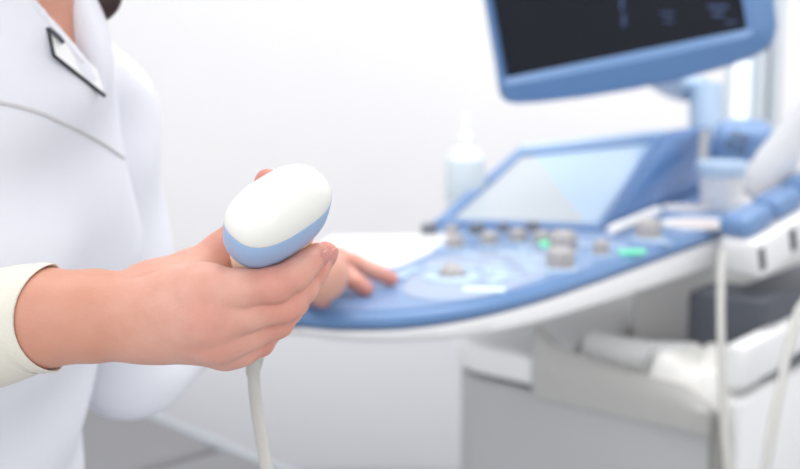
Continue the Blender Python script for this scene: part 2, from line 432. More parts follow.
fr_i = [lift(bil(s, t), .011) for s, t in ((.075, .0), (.945, .0), (.945, .88), (.075, .88))]
v = fr_o + fr_i + [p - nq * .012 for p in fr_o] + [p - nq * .012 for p in fr_i]
f = []
for i in range(4):
    j = (i + 1) % 4
    f += [(i, j, 4 + j, 4 + i), (i, j, 8 + j, 8 + i), (4 + i, 4 + j, 12 + j, 12 + i), (8 + i, 8 + j, 12 + j, 12 + i)]
mesh('touch_frame', v, f, M['panel'], hous, smooth=False)
sc_ = [lift(bil(s, t), .006) for s, t in ((.06, -.01), (.90, -.01), (.14, .9), (.06, .9))]  # pale part: a reflection painted onto the screen, with its slanting edge
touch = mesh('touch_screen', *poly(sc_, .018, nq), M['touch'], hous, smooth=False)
sc2 = [lift(bil(s, t), .006) for s, t in ((.90, -.01), (.96, -.01), (.96, .9), (.14, .9))]  # rest of the screen, beyond the painted reflection
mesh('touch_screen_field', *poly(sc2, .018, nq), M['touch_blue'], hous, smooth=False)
# bright cap along the housing's top edge
mesh('top_ledge', *tube([lift(bil(s, 1.0), .004) for s in (.01, .3, .6, .97)], .011, m=4), M['pale'], hous)

# speaker pod
pc = at(742, 146, 2.10)
pod = mesh('speaker_pod', *box(pc, (.112, .1, .092), (Vector((.97, -.24, 0)), Vector((.24, .95, .2)).normalized(), Vector((0.0, -.2, .98)).normalized()), .028, 5), M['panel'], mach)
mesh('seam_strip', *tube([at(704, 130, 2.02), at(703, 150, 2.02), at(701, 172, 2.02)], .008, m=4), M['bodygrey'], mach)
bv_ = BVHTree.FromPolygons([v_.co + ORG[pod.name] for v_ in pod.data.vertices], [tuple(p.vertices) for p in pod.data.polygons])
g = G()
def on_pod(px, py):
    r = ray(px, py).normalized(); h = bv_.ray_cast(CAM, r); return h
for cx, cy in ((735, 135), (745, 139), (730, 145), (741, 149)):
    for k in range(6):
        a = 2 * PI * k / 6
        h = on_pod(cx + 3.6 * math.cos(a), cy + 3.2 * math.sin(a))
        if h[0]: g.add(*lathe([(.0030, -.001), (.0030, .0006)], h[0], h[1], 8))
mesh('speaker_grille', g.v, g.f, M['dark'], pod)

# probe holders along the right edge, blue pads on the white rim
hp = [at(753, 221, 1.70), at(784, 203, 1.745), at(815, 184, 1.79)]
for k, p in enumerate(hp):
    q = hp[1] - hp[0]; d = q.normalized(); n = Vector((d.y, -d.x, 0)).normalized(); u = n.cross(d).normalized()
    if u.z < 0: u = -u
    L2 = q.length * .93
    ho = mesh('probe_holder', *box(p - n * .012, (L2, .055, .034), (d, n, u), .013, 5), M['panel'], mach, origin=p)
    w = p + n * .0 - u * .046
    mesh('holder_socket', *box(w, (q.length * .99, .07, .058), (d, n, u), .006), M['white'], ho)
    w2 = w - d * q.length * .42 + n * .034 + u * .002
    mesh('holder_slot', *box(w2, (.011, .006, .036), (d, n, u), .002), M['dark'], ho)
# knobs, keys and trackball
def knob_mesh(r, h, m, dark=False):
    prof = [(r * .96, 0), (r * 1.02, h * .2), (r * 1.0, h * .66), (r * .93, h * .83), (r * .78, h * .94), (r * .5, h * .99), (r * .05, h * 1.0)]
    v, f = lathe(prof, (0, 0, 0), n=28)
    # fluted grip
    for i in range(28, 28 * 3):
        if i % 2: v[i] = Vector((v[i].x * .955, v[i].y * .955, v[i].z))
    return v, f
KN = [(429, 236, 8, 1), (452, 236, 7, 0), (455, 249, 9, 0), (477, 236, 8, 1), (489, 246, 9, 0), (503, 233, 6, 1), (518, 243, 9, 0), (533, 233, 7, 1), (542, 245, 9, 0), (563, 253, 14, 0), (560, 270, 14, 0), (601, 256, 8, 2), (648, 240, 13, 0)]
cache = {}
for x, y, rp, kind in KN:
    p = at_z(x, y, T); d = (p - CAM).dot(FWD); r = rp * d / F
    key = kind
    if key not in cache:
        v, f = knob_mesh(1, 1.65 if kind != 2 else 2.1, None)
        o = mesh('knob', [q + Vector((0, 0, 0)) + ORG[mach.name] for q in v], f, M['knobdark' if kind == 1 else 'greyknob'], mach, origin=ORG[mach.name])
        v, f = lathe([(1.25, -.05), (1.3, .1), (1.2, .22), (1.0, .24)], (0, 0, 0), n=28)
        c_ = mesh('knob_collar', [q + ORG[mach.name] for q in v], f, M['pale'], o, origin=ORG[mach.name])
        cache[key] = (o, c_)
    else:
        so, sc = cache[key]; o = so.copy(); COL.objects.link(o); o.parent = mach
        c2 = sc.copy(); COL.objects.link(c2); c2.parent = o
    o.location = Vector((p.x, p.y, T)) - ORG[mach.name]; o.scale = (r, r, r)
def keycap(px, py, w, dpt, m, ang=0, h=.004, name='key'):
    p = at_z(px, py, T); a = Vector((math.cos(ang), math.sin(ang), 0)); b = Vector((-a.y, a.x, 0))
    return mesh(name, *box((p.x, p.y, T + h / 2), (w, dpt, h), (a, b, Vector((0, 0, 1))), min(w, dpt) * .3 if min(w, dpt) * .3 < h * .45 else h * .4, 2), m, mach, origin=(p.x, p.y, T))
keycap(546, 247, .018, .03, M['green'], .2, .008)['label'] = 'green lit key behind the big knob'
keycap(632, 254, .040, .011, M['green'], .2, .006)['label'] = 'green lit key near the right rim'
keycap(484, 292, .05, .014, M['cyanlight'], -.1, .005)['label'] = 'white lit key near the front rim'
ang0 = math.atan2(SD.y, SD.x)
for i in range(5):
    for j in range(4):
        x = 488 + i * 13 + j * 5 - (i * 2); y = 288 - j * 9 - i * 3.2
        if y > 292: continue
        keycap(x, y - 4, .022, .02, M['pale' if (i + j) % 3 else 'keyfield'], ang0, .004)
for x, y in ((617, 249), (588, 247), (575, 244), (662, 244), (505, 255), (525, 255), (470, 256), (440, 250)):
    keycap(x, y, .026, .016, M['pale'], ang0, .004)
kf = [at_z(x, y, T) for x, y in ((402, 289), (418, 270), (442, 257), (480, 252), (535, 252), (556, 262), (552, 273), (525, 284), (490, 296), (450, 301), (418, 299))]
mesh('key_field', *prism([(p.x, p.y) for p in spline([Vector((p.x, p.y, 0)) for p in kf], 5, True)], T + .0002, T + .0018, .0006, 2), M['keyfield'], mach)
# trackball in its ring, and the arc of keys around it
p = at_z(452, 279, T)
ring = mesh('trackball_ring', *lathe([(.036, 0), (.038, .003), (.034, .006), (.021, .006), (.019, .001)], (p.x, p.y, T), n=40), M['pale'], mach)
mesh('trackball', *lathe([(.017 * math.cos(a), .003 + .017 * math.sin(a)) for a in [-.3 + i * (PI / 2 + .28) / 10 for i in range(11)]], (p.x, p.y, T), n=28), M['greyknob'], ring)
for i in range(7):
    a = -.6 + i * .62
    mesh('arc_key', *box((p.x + .062 * math.cos(a), p.y + .062 * math.sin(a), T + .003), (.016, .028, .006), (Vector((math.cos(a), math.sin(a), 0)), Vector((-math.sin(a), math.cos(a), 0)), Vector((0, 0, 1))), .002), M['pale'], mach)
# oval recess dishes right of the keys
for x, y, rx, ry in ((697, 226, .060, .050), (688, 210, .050, .036)):
    p = at_z(x, y, T)
    d1 = mesh('oval_dish', *lathe([(rx, ry, 0), (rx * 1.02, ry * 1.02, .004), (rx * .97, ry * .97, .007), (rx * .86, ry * .84, .006), (rx * .8, ry * .78, .002)], (p.x, p.y, T), n=36, xdir=(1, .1, 0)), M['white'], mach)
    mesh('dish_pad', *lathe([(rx * .79, ry * .77, .0015), (rx * .76, ry * .74, .003)], (p.x, p.y, T), n=36, xdir=(1, .1, 0)), M['brown'], d1)

# monitor
mBL = at(500, 101, 1.75); mBR = at(776, 48, 1.62)
mr = (mBR - mBL).normalized(); mu = (Vector((0, 0, 1)) - mr * mr.z).normalized(); mn = mr.cross(mu).normalized()
if mn.dot(FWD) > 0: mn = -mn
def mp(px, py, off=0):
    r = ray(px, py); t = ((mBL + mn * off) - CAM).dot(mn) / r.dot(mn); q = CAM + r * t - mBL
    return Vector((q.dot(mr), q.dot(mu)))
def mw(s, t, off=0): return mBL + mr * s + mu * t + mn * off
HM = .345
low = [mp(x, y) for x, y in ((497, 90), (499, 97), (504, 102), (514, 104), (535, 103), (580, 98), (630, 90), (680, 80), (720, 69), (750, 59), (767, 50), (775, 40), (778, 25))]
WR = low[-1].x
outl = low + [Vector((WR + .004, .14)), Vector((WR + .004, HM - .03)), Vector((WR - .008, HM - .008)), Vector((WR - .03, HM)), Vector((.03, HM)), Vector((.01, HM - .01)), Vector((.002, HM - .03)), Vector((.0, .14)), Vector((.0, .06))]
inn = [mp(x, y) for x, y in ((506, 78), (747, 29))]
inner = [inn[0], inn[1], Vector((inn[1].x + .003, HM - .03)), Vector((inn[0].x - .002, HM - .03))]
n_ = len(outl)
# bezel: rounded outer rings around the screen opening
mc = Vector((sum(p.x for p in outl) / n_, sum(p.y for p in outl) / n_))
def shr(p, k): return mc + (p - mc) * k
def innear(p):                          # matching point on the opening's edge
    x0, x1 = inner[0].x, inner[1].x
    x = min(max(p.x, x0), x1); y0 = inner[0].y + (inner[1].y - inner[0].y) * (x - x0) / (x1 - x0)
    y = min(max(p.y, y0), HM - .03)
    if x0 < p.x < x1 or y0 < p.y < HM - .03: return Vector((x, y))
    return Vector((x, y))
dens = []
for i in range(n_):
    a, b = outl[i], outl[(i + 1) % n_]
    m_ = max(1, int((b - a).length / .012))
    for j in range(m_): dens.append(a + (b - a) * j / m_)
nd = len(dens)
ins_ = [innear(p) for p in dens]
mixp = lambda p, q, k: p + (q - p) * k
rows = [[mw(*q, -.010) for q in ins_], [mw(*q, .0) for q in ins_],
        [mw(*mixp(q, p, .26), .006) for p, q in zip(dens, ins_)], [mw(*mixp(q, p, .36), .004) for p, q in zip(dens, ins_)],
        [mw(*mixp(q, p, .7), -.001) for p, q in zip(dens, ins_)],
        [mw(*mixp(q, p, .92), -.006) for p, q in zip(dens, ins_)], [mw(*p, -.016) for p in dens], [mw(*shr(p, .995), -.03) for p in dens], [mw(*shr(p, .97), -.036) for p in dens]]
v = [p for r_ in rows for p in r_]; f = []
for i in range(len(rows) - 1):
    for k in range(nd): f.append((i * nd + k, i * nd + (k + 1) % nd, (i + 1) * nd + (k + 1) % nd, (i + 1) * nd + k))
moni = mesh('monitor', v, f, M['blue'], mach, angle=35)
rear = [[mw(*shr(p, .985), -.030) for p in dens], [mw(*shr(p, .97), -.045) for p in dens], [mw(*shr(p, .82), -.07) for p in dens], [mw(*shr(p, .6), -.08) for p in dens]]
v = [p for r_ in rear for p in r_]; f = []
for i in range(len(rear) - 1):
    for k in range(nd): f.append((i * nd + k, i * nd + (k + 1) % nd, (i + 1) * nd + (k + 1) % nd, (i + 1) * nd + k))
f += [tuple(range(3 * nd, 4 * nd)), tuple(range(nd))[::-1]]
mesh('monitor_back', v, f, M['bodygrey'], moni, angle=50)
scr = mesh('monitor_screen', *poly([mw(*(p + (p - mc) * .02), -.006) for p in inner], .006, mn), M['screen'], moni, smooth=False)
for (x, y, w, h) in ((620, 10, 3, 22), (622, 26, 3, 12), (660, 14, 14, 2), (664, 22, 9, 2), (708, 8, 20, 3), (712, 16, 12, 3), (725, 23, 12, 2)):
    q = [mp(x, y), mp(x + w, y), mp(x + w, y - h), mp(x, y - h)]
    mesh('screen_readout', *poly([mw(*p, -.0052) for p in q], .0006, mn), M['glow_text'], moni, smooth=False)
# arm behind: pale column and swivel bar
a0 = at(706, 150, 2.42); a1 = at(706, 84, 2.42)
g = G(); g.add(*tube([a0, a0 * .5 + a1 * .5, a1], .036, n=20, m=4))
mesh('monitor_column', g.v, g.f, M['pale'], mach)
b0 = at(706, 90, 2.42); b1 = mw(.19, .10, -.075)
mesh('monitor_arm', *tube([b0, b0 + Vector((-.08, -.02, .012)), b1 + mn * -.06 + Vector((0, 0, -.03)), b1], .024, n=18, m=6, flat=1.3), M['pale'], mach)

# lower body: cabinet with a rounded left corner, tray, side panels
ZB = .765
Ap = at_z(429, 351, ZB); Bp = at_z(712, 410, ZB)
fd = (Bp - Ap).normalized(); bd = Vector((-fd.y, fd.x, 0))
if bd.y < 0: bd = -bd
Ap.z = Bp.z = 0
DP = .62
arc = lambda r1, r2: [Ap + bd * (r1 * (1 - math.sin(a))) + fd * (r2 * (1 - math.cos(a))) for a in [i * PI / 18 for i in range(10)]]
body = [*arc(.15, .12), Bp - fd * .012, Bp - fd * .003 + bd * .003, Bp + bd * .012, Bp + bd * DP, Ap + bd * DP]
mesh('cabinet_body', *prism([(p.x, p.y) for p in body], .10, ZB - .03, .006), M['bodygrey'], mach, angle=50)
lid = [*[p - bd * .010 - fd * .006 for p in arc(.15, .12)], Ap + fd * .225 - bd * .012, Ap + fd * .225 + bd * DP, Ap + bd * DP - fd * .01]
mesh('cabinet_ledge', *prism([(p.x, p.y) for p in lid], ZB - .02, ZB + .03, .012, 4), M['white'], mach, angle=60)
# curved tray wall sweeping down to the right
path = []; K = 18
FW = (Bp - Ap).length
v = []; f = []
for i in range(K + 1):
    s = i / K
    base = Ap + fd * (.215 + s * (FW - .215)) - bd * .012
    zt = ZB + .078 - .030 * s - .020 * min(1, s / .12) - .008 * math.sin(s * PI) ** 2 - .02 * max(0, (s - .85) / .15)
    prof = [(0, ZB - .034), (-.006, ZB + .0), (-.004, zt - .012), (.004, zt), (.014, zt - .002), (.02, zt - .014), (.024, ZB - .034)]
    for o_, z in prof: v.append(base + bd * o_ + Vector((0, 0, z)))
for i in range(K):
    for j in range(6): f.append((i * 7 + j, (i + 1) * 7 + j, (i + 1) * 7 + j + 1, i * 7 + j + 1))
    f.append((i * 7, i * 7 + 6, (i + 1) * 7 + 6, (i + 1) * 7))
f += [tuple(range(7)), tuple(range(K * 7, K * 7 + 7))]
mesh('tray_wall', v, f, M['tray_grey'], mach, angle=60)
mesh('tray_floor', *prism([(p.x, p.y) for p in (Ap + fd * .21, Bp - fd * .004, Bp + bd * DP * .96, Ap + fd * .21 + bd * DP * .96)], ZB - .034, ZB - .012), M['offwhite'], mach)
# dark drive bay under the console's right side
mid = at(772, 310, 1.78)
bay = at(768, 312, 1.9)
sdir = bd
bc = Bp + bd * .36 + fd * -.055
mesh('drive_bay', *box((bc.x, bc.y, ZB + .065), (.125, .40, .13), (fd, bd, Vector((0, 0, 1))), .008), M['dark'], mach)
mesh('drive_handle', *box(tuple(bc + fd * .066 + bd * -.19 + Vector((0, 0, ZB + .075))), (.018, .05, .03), (fd, bd, Vector((0, 0, 1))), .007), M['bodygrey'], mach)
mesh('rear_column', *box(tuple(bc + fd * -.11 + bd * .06 + Vector((0, 0, (ZB + T) / 2 - .01))), (.2, .32, T - ZB - .03), (fd, bd, Vector((0, 0, 1))), .01), M['offwhite'], mach)
# white side drawers on the right-hand side
sp0 = Bp + bd * .03 + fd * .012
for k, (z0, z1) in enumerate(((.787, .852), (.46, .772), (.14, .445))):
    c_ = sp0 + bd * .29 + Vector((0, 0, (z0 + z1) / 2))
    o = mesh('side_drawer', *box(tuple(c_), (.03, .56, z1 - z0), (fd, bd, Vector((0, 0, 1))), .008, 3), M['white'], mach)
    hz = c_ + fd * .016 + Vector((0, 0, -(z1 - z0) / 2 + .006))
    mesh('finger_pull', *box(tuple(hz + bd * .06), (.006, .40, .013), (fd, bd, Vector((0, 0, 1))), .002), M['dark'], o)
mesh('corner_post', *box(tuple(Bp + bd * .012 + fd * .004 + Vector((0, 0, .44))), (.018, .022, .64), (fd, bd, Vector((0, 0, 1))), .004), M['tray_dark'], mach)
bctr = Ap + fd * FW / 2 + bd * DP / 2
mesh('base_plinth', *box((bctr.x, bctr.y, .095), (FW + .06, DP + .1, .07), (fd, bd, Vector((0, 0, 1))), .02), M['bodygrey'], mach)
for sx in (-.4, .4):
    for sy in (-.42, .42):
        p = bctr + fd * FW * sx + bd * DP * sy
        w_ = mesh('caster', *lathe([(.006, -.013), (.026, -.016), (.032, -.01), (.032, .01), (.026, .016), (.006, .013)], (p.x, p.y, .032), fd, 20), M['dark'], mach)
        mesh('caster_fork', *box((p.x, p.y, .055), (.012, .03, .03), (fd, bd, Vector((0, 0, 1))), .003), M['steel'], w_)

# ---- things lying in / on the machine
p = at_z(721, 210, T + .0012)
tub = empty('gel_tub', (p.x, p.y, T + .0012), 'white plastic tub with pale blue lid standing on the console beside the holders', 'tub')
R_ = .043
mesh('tub_body', *lathe([(R_ * .82, 0), (R_ * .84, .002), (R_ * .98, .06), (R_ * 1.0, .064), (R_ * .9, .064)], p, n=36), M['white'], tub)
mesh('lid', *lathe([(R_ * 1.0, .063), (R_ * 1.1, .064), (R_ * 1.12, .068), (R_ * 1.12, .084), (R_ * 1.06, .088), (R_ * .9, .09)], p, n=36), M['pale'], tub)

a = at_z(611, 231, T + .009); b = at_z(658, 211, T + .009)
tag(mesh('stylus', *lathe([(.004, 0), (.008, .002), (.0095, .008), (.0095, (b - a).length - .01), (.008, (b - a).length - .002), (.004, (b - a).length)], a, b - a, 20), M['white'], origin=a),
    'thick white stick lying on the blue console in front of the touch screen wedge', 'stylus')

p = at_z(462, 207, T + .001); p = Vector((.105, 1.985, T + .001))
p = at(465, 212, 1.98); p.z = T + .0012
bot = empty('gel_bottle', p, 'pale milky squeeze bottle standing behind the left edge of the touch screen', 'bottle')
mesh('bottle_body', *lathe([(.02, 0), (.032, .002), (.034, .012), (.034, .085), (.031, .10), (.018, .116), (.013, .12)], p, n=28), M['clear'], bot)
mesh('nozzle', *lathe([(.014, .117), (.015, .12), (.014, .134), (.006, .142), (.0045, .172), (.003, .175)], p, n=20), M['white'], bot)
mesh('bottle_label', *lathe([(.0342, .022), (.0347, .024), (.0347, .092), (.0338, .096)], p, n=28), M['label_green'], bot)

# second transducer standing in the holder, head down
hA = at(766, 180, 1.84); hB = at(808, 104, 1.78); ax = (hB - hA).normalized(); Lh = (hB - hA).length
pr2 = empty('ultrasound_probe', hA, 'white ultrasound probe parked upright in the holder at the console\'s right edge', 'ultrasound probe')
mesh('probe_body', *lathe([(.006, -.030), (.026, .022, -.026), (.038, .028, -.012), (.041, .030, .01), (.037, .028, .045), (.027, .022, .085), (.022, .020, .13), (.015, .015, .17), (.008, .008, .19)][1:], hA, ax, 28, xdir=(1, .3, 0)), M['white'], pr2)
e_ = hA + ax * .185
mesh('probe_lens', *lathe([(.02, .018, -.034), (.026, .021, -.030), (.030, .0235, -.018)], hA, ax, 28, xdir=(1, .3, 0)), M['bodygrey'], pr2)
mesh('cable', *tube([e_, e_ + ax * .05 + Vector((0, 0, .02)), e_ + Vector((.10, -.02, .02)), at(842, 180, 1.72), at(812, 285, 1.6), at(797, 315, 1.55), at(785, 365, 1.5), at(772, 430, 1.45), at(764, 490, 1.42), at(760, 560, 1.4), at(775, 640, 1.42)], .0062, 12, 8), M['cable'], pr2)
# another lead hanging straight down from the console's edge
hs = at(722, 258, 1.64)
tag(mesh('probe_cable', *tube([at(722, 252, 1.68), hs, at(721, 280, 1.60), at(721, 340, 1.545), at(724, 420, 1.50), at(730, 490, 1.47), at(738, 600, 1.44)], .0058, 12, 8), M['cable'], origin=hs),
    'straight white cable hanging down from the console rim, left of the slanting cable', 'cable')

# paper towels and rolls lying in the tray
M['roll'] = mat('white_roll_paper', srgb(243, 243, 243), .9, spec=.1, noise=.01)
def roll(px, py, d, r, L, dirv, label):
    p = at(px, py, d); p.z = ZB - .0115 + r; A = Vector(dirv).normalized()
    t = empty('paper_roll', p, label, 'paper roll', None)
    mesh('paper', *lathe([(r * .35, 0), (r * .97, 0), (r, .003), (r, L - .003), (r * .97, L), (r * .35, L)], p - A * L / 2, A, 28), M['roll'], t)
    mesh('core', *lathe([(r * .34, -.001), (r * .30, L / 2), (r * .34, L + .001)], p - A * L / 2, A, 20), M['tray_grey'], t)
roll(622, 338, 1.76, .032, .11, fd, 'white paper roll lying in the grey tray under the console, nearest the white ledge')
roll(672, 334, 1.74, .030, .085, fd + bd * .5, 'white paper roll in the grey tray, beside the crumpled white towel')
# crumpled towel over the tray's right end
tw = G(); nx, ny = 36, 30; vv = []
t0 = Bp - fd * .110 + bd * .004
for i in range(nx + 1):
    for j in range(ny + 1):
        s, t = i / nx, j / ny
        q = t0 + fd * (s * .104 + .012 * math.sin(t * 5)) + bd * (t * .20 - .002)
        z = ZB + .046 + .006 * math.sin(s * 7 + t * 4) + .006 * math.sin(t * 9 + s * 3) + .003 * math.sin(s * 19) - .03 * max(0, s - .8) / .2
        edge = min(s, 1 - s, t, 1 - t)
        if edge < .08: z -= (.08 - edge) * .5
        vv.append(q + Vector((0, 0, z)))
ff = [(i * (ny + 1) + j, (i + 1) * (ny + 1) + j, (i + 1) * (ny + 1) + j + 1, i * (ny + 1) + j + 1) for i in range(nx) for j in range(ny)]
nb = len(vv); vv += [Vector((p.x, p.y, ZB - .011)) for p in vv]
ring_ = [i * (ny + 1) for i in range(nx + 1)] + [nx * (ny + 1) + j for j in range(1, ny + 1)] + [i * (ny + 1) + ny for i in range(nx - 1, -1, -1)] + [j for j in range(ny - 1, 0, -1)]
for k in range(len(ring_)):
    a_, b_ = ring_[k], ring_[(k + 1) % len(ring_)]; ff.append((a_, b_, b_ + nb, a_ + nb))
ff += [tuple(i + nb for i in q)[::-1] for q in ff[:nx * ny]]
tag(mesh('paper_towel', vv, ff, M['paper'], origin=(t0.x, t0.y, ZB), angle=60), 'crumpled white towel bunched in the right end of the grey tray', 'towel')

# ================================================================== HANDHELD PROBE
HC = at(279.2, 207.7, .556)
pa = camdir(.187, .636, .748)
w0 = camdir(.665, .478, -.573); pw = (w0 - pa * w0.dot(pa)).normalized()
probe = empty('ultrasound_probe', HC - pa * .1, 'white domed ultrasound probe with light blue band held up in the hand', 'ultrasound probe')
def pl(prof, sup=2.65): return lathe(prof, HC, pa, 64, xdir=pw, sup=sup)
AW, AT = .0304, .0176
dome = []
for i in range(17):
    a = i / 16 * PI / 2
    dome.append((AW * max(.004, math.sin(a)) ** .84, AT * max(.004, math.sin(a)) ** .84, .0165 * math.cos(a)))
dome = dome + [(AW * 1.0, AT * 1.0, -.0006), (AW * .985, AT * .985, -.001), (AW * .9, AT * .9, -.001)]
mesh('lens_cap', *pl(dome), M['probe_white'], probe, angle=60)
mesh('blue_band', *pl([(AW * .9, AT * .9, -.0008), (AW * .99, AT * .99, -.0012), (AW * 1.004, AT * 1.006, -.0018), (AW * 1.0, AT * 1.0, -.009), (AW * .985, AT * .98, -.0145), (AW * .94, AT * .93, -.0185), (AW * .86, AT * .86, -.0212), (AW * .74, AT * .78, -.0225), (AW * .6, AT * .7, -.0228)]), M['probe_blue'], probe, angle=60)
mesh('handle', *pl([(.0262, .0145, -.0222), (.0258, .0143, -.027), (.0235, .0138, -.036), (.0200, .0130, -.048), (.0175, .0124, -.062), (.016, .0118, -.09), (.0145, .0110, -.112), (.011, .009, -.122), (.006, .006, -.127)], 2.5), M['cream'], probe, angle=60)
he = HC - pa * .126
mesh('strain_relief', *lathe([(.0055, 0), (.0052, .012), (.0042, .026)], he, -pa, 20), M['cable'], probe)
mesh('cable', *tube([he - pa * .02, at(254, 352, .648), at(254, 380, .65), at(257, 410, .645), at(262, 440, .636), at(268, 475, .625), at(276, 520, .615), at(285, 600, .62), at(300, 700, .66), at(330, 830, .74)], .0037, 14, 8), M['cable'], probe)

# ================================================================== PERSON
FV = Vector((.94, -.34, 0)).normalized(); LV = Vector((-FV.y, FV.x, 0)); ZV = Vector((0, 0, 1))
Rb = np.array([T3(FV), T3(LV), T3(ZV)]).T
Mx = Vector((-.315, .805, 0))
def bp(f_, l_, z): return T3(Mx + FV * f_ + LV * l_ + ZV * z)
base_pt = (Mx.x, Mx.y, 0)
person = empty('person', base_pt, 'person in white tunic holding out a domed probe, other hand resting on the console', 'person')
Wr = at(140, 316, .580)
Rsh = Vector((-.40, .64, 1.27)); Rel = Vector((-.405, .60, 1.055)); Lsh = Vector((-.262, .958, 1.212)); Lel = at(128, 366, .985); Lmid = at(208, 317, 1.075)
# --- fine mesh: right forearm and hand
def J(x, y, d): return T3(at(x, y, d))
fore = [cone(T3(Rel + (Wr - Rel) * .15), J(40, 318, .582), .028, .0256), cone(J(40, 318, .582), J(95, 316, .580), .0256, .0233), cone(J(95, 316, .580), J(150, 316, .580), .0235, .0210)]
palm = [cone(J(150, 299, .580), J(204, 290, .556), .0140, .0125),
        cone(J(150, 312, .577), J(207, 318, .554), .0180, .0120),
        cone(J(150, 322, .580), J(216, 340, .564), .0165, .0108),
        cone(J(148, 327, .585), J(226, 350, .580), .0150, .0088),
        cone(J(165, 312, .592), J(212, 320, .585), .0180, .0140),
        cone(J(206, 318, .570), J(230, 345, .592), .0120, .0080)]
fing = {
 'index':  [(204, 291, .556, 12.4), (242, 289, .553, 9.6), (274, 285, .557, 8.9), (294, 275, .565, 8.0), (304, 266, .572, 7.6), (317, 255, .580, 6.4)],
 'middle': [(207, 318, .554, 11.5), (248, 313, .559, 9.0), (286, 305, .568, 8.7), (301, 289, .579, 7.8), (313, 272, .588, 7.5), (326, 253, .597, 6.3)],
 'ring':   [(216, 340, .564, 10.6), (248, 333, .570, 8.8), (277, 322, .581, 8.3), (288, 310, .595, 7.4), (295, 302, .604, 7.2), (298, 294, .612, 6.2)],
 'little': [(226, 350, .580, 8.8), (244, 348, .583, 7.9), (260, 342, .591, 7.2), (268, 332, .603, 6.4), (276, 324, .611, 6.3), (279, 317, .618, 5.4)],
 'thumb':  [(172, 294, .588, 15.0), (198, 272, .596, 12.5), (222, 252, .603, 10.6), (242, 232, .604, 9.0), (258, 208, .604, 8.6), (268, 181, .600, 6.6)],
}
lo = np.min([J(-40, 250, .585), J(345, 390, .63)], 0); 
allp = [J(x, y, d) for c in fing.values() for x, y, d, r in c] + [J(-30, 318, .585), J(60, 260, .58), J(60, 380, .58)]
lo = np.min(allp, 0) - .024; hi = np.max(allp, 0) + .024
lo[0] = T3(at(-60, 300, .585))[0]
fld = Field(lo, hi, .0011)
pf = fld.union(fore, .004); pf = smin(pf, fld.union(palm, .012), .010)
tot = None
for nm, ch in fing.items():
    pts = [(J(x, y, d), r / 1000) for x, y, d, r in ch]
    prims = [cone(pts[i][0], pts[i + 1][0], pts[i][1], pts[i + 1][1]) for i in range(len(pts) - 1)]
    ff_ = fld.union(prims, .004)
    ff_ = smin(ff_, pf, .008 if nm != 'thumb' else .022)
    tot = ff_ if tot is None else smin(tot, ff_, .0008)
# close-fitting: carve the grip away where the probe's handle and band sit
X, Y, Z = np.meshgrid(*fld.ax, indexing='ij')
Q = np.stack([X - HC.x, Y - HC.y, Z - HC.z], -1)
hq = Q @ T3(pa); wq = Q @ T3(pw); tq = Q @ T3(pa.cross(pw))
hw = np.interp(hq, [-.09, -.06, -.048, -.036, -.02], [.0158, .0172, .0198, .0232, .026]); hd = np.maximum((np.sqrt((wq / hw) ** 2 + (tq / .0122) ** 2) - 1) * .012, np.maximum(hq + .018, -.118 - hq))
head = (np.sqrt((wq / (AW * .99)) ** 2 + (tq / (AT * .99)) ** 2 + ((hq + .006) / .0185) ** 2) - 1) * .018
tot = np.maximum(tot, -np.minimum(hd, head)).astype(np.float32)
del X, Y, Z, Q, hq, wq, tq, hd, head
for nm, i in (('index', 2), ('middle', 2), ('ring', 2), ('index', 4), ('middle', 4)):
    c = fing[nm]; p = J(*c[i][:3]); t = J(*c[i + 1][:3]) - J(*c[i - 1][:3]); t /= np.linalg.norm(t); r = c[i][3] / 1000
    i0 = np.clip(((p - r * 1.9 - fld.lo) / fld.res).astype(int), 0, fld.n); i1 = np.clip(((p + r * 1.9 - fld.lo) / fld.res).astype(int), 0, fld.n)
    sl = tuple(slice(i0[k], i1[k]) for k in range(3))
    X, Y, Z = np.meshgrid(*[fld.ax[k][sl[k]] for k in range(3)], indexing='ij')
    u = (X - p[0]) * t[0] + (Y - p[1]) * t[1] + (Z - p[2]) * t[2]; d2 = (X - p[0]) ** 2 + (Y - p[1]) ** 2 + (Z - p[2]) ** 2
    tot[sl] += (.00045 * (1 + np.cos(u / .0030 * 2 * PI)) * .5 * np.exp(-(u / .0042) ** 2) * np.exp(-np.maximum(d2 - r * r, 0) / (r * r))).astype(np.float32)
P1, F1 = fld.mesh(tot); P1 = relax(P1, F1, 2)
# flush: knuckles and fingertips
fl = []
for nm, ch in fing.items():
    j = [J(x, y, d) for x, y, d, r in ch]
    fl += [(j[0], .011, .28), (j[2], .011, .50), (j[4], .009, .25), (j[5], .011, .60)]
fl += [(J(207, 320, .541), .012, .25), (J(216, 350, .555), .012, .3), (J(275, 287, .549), .008, .2)]
def flush(P):
    c = np.zeros(len(P))
    for p, s_, a in fl: c = np.maximum(c, a * np.exp(-((P - p) ** 2).sum(1) / (2 * s_ * s_)))
    return np.clip(c, 0, 1)
# --- left hand on the console
def K(px, py, h): return T3(at_z(px, py, T + h))
lw = T3(Vector((-.085, 1.165, T + .045)))
lpalm = [cone(lw + [-.07, -.10, .004], lw, .025, .024), cone(lw, K(322, 262, .026), .022, .013), cone(lw, K(312, 254, .03), .022, .013), cone(lw, K(304, 270, .02), .02, .013), cone(lw, K(320, 268, .028), .02, .013)]
lfing = [[(K(322, 270, .026), .0115), (K(345, 274, .024), .0112), (K(357, 283, .016), .0102), (K(366, 289, .0095), .0088)],
         [(K(322, 260, .030), .0115), (K(352, 262, .030), .0114), (K(376, 272, .018), .0102), (K(391, 279, .0098), .0088)],
         [(K(314, 254, .030), .011), (K(340, 255, .030), .0095), (K(358, 262, .016), .0085), (K(374, 268, .009), .0074)],
         [(K(302, 276, .02), .0125), (K(312, 288, .018), .0105), (K(318, 296, .016), .0092), (K(322, 300, .014), .0080)]]
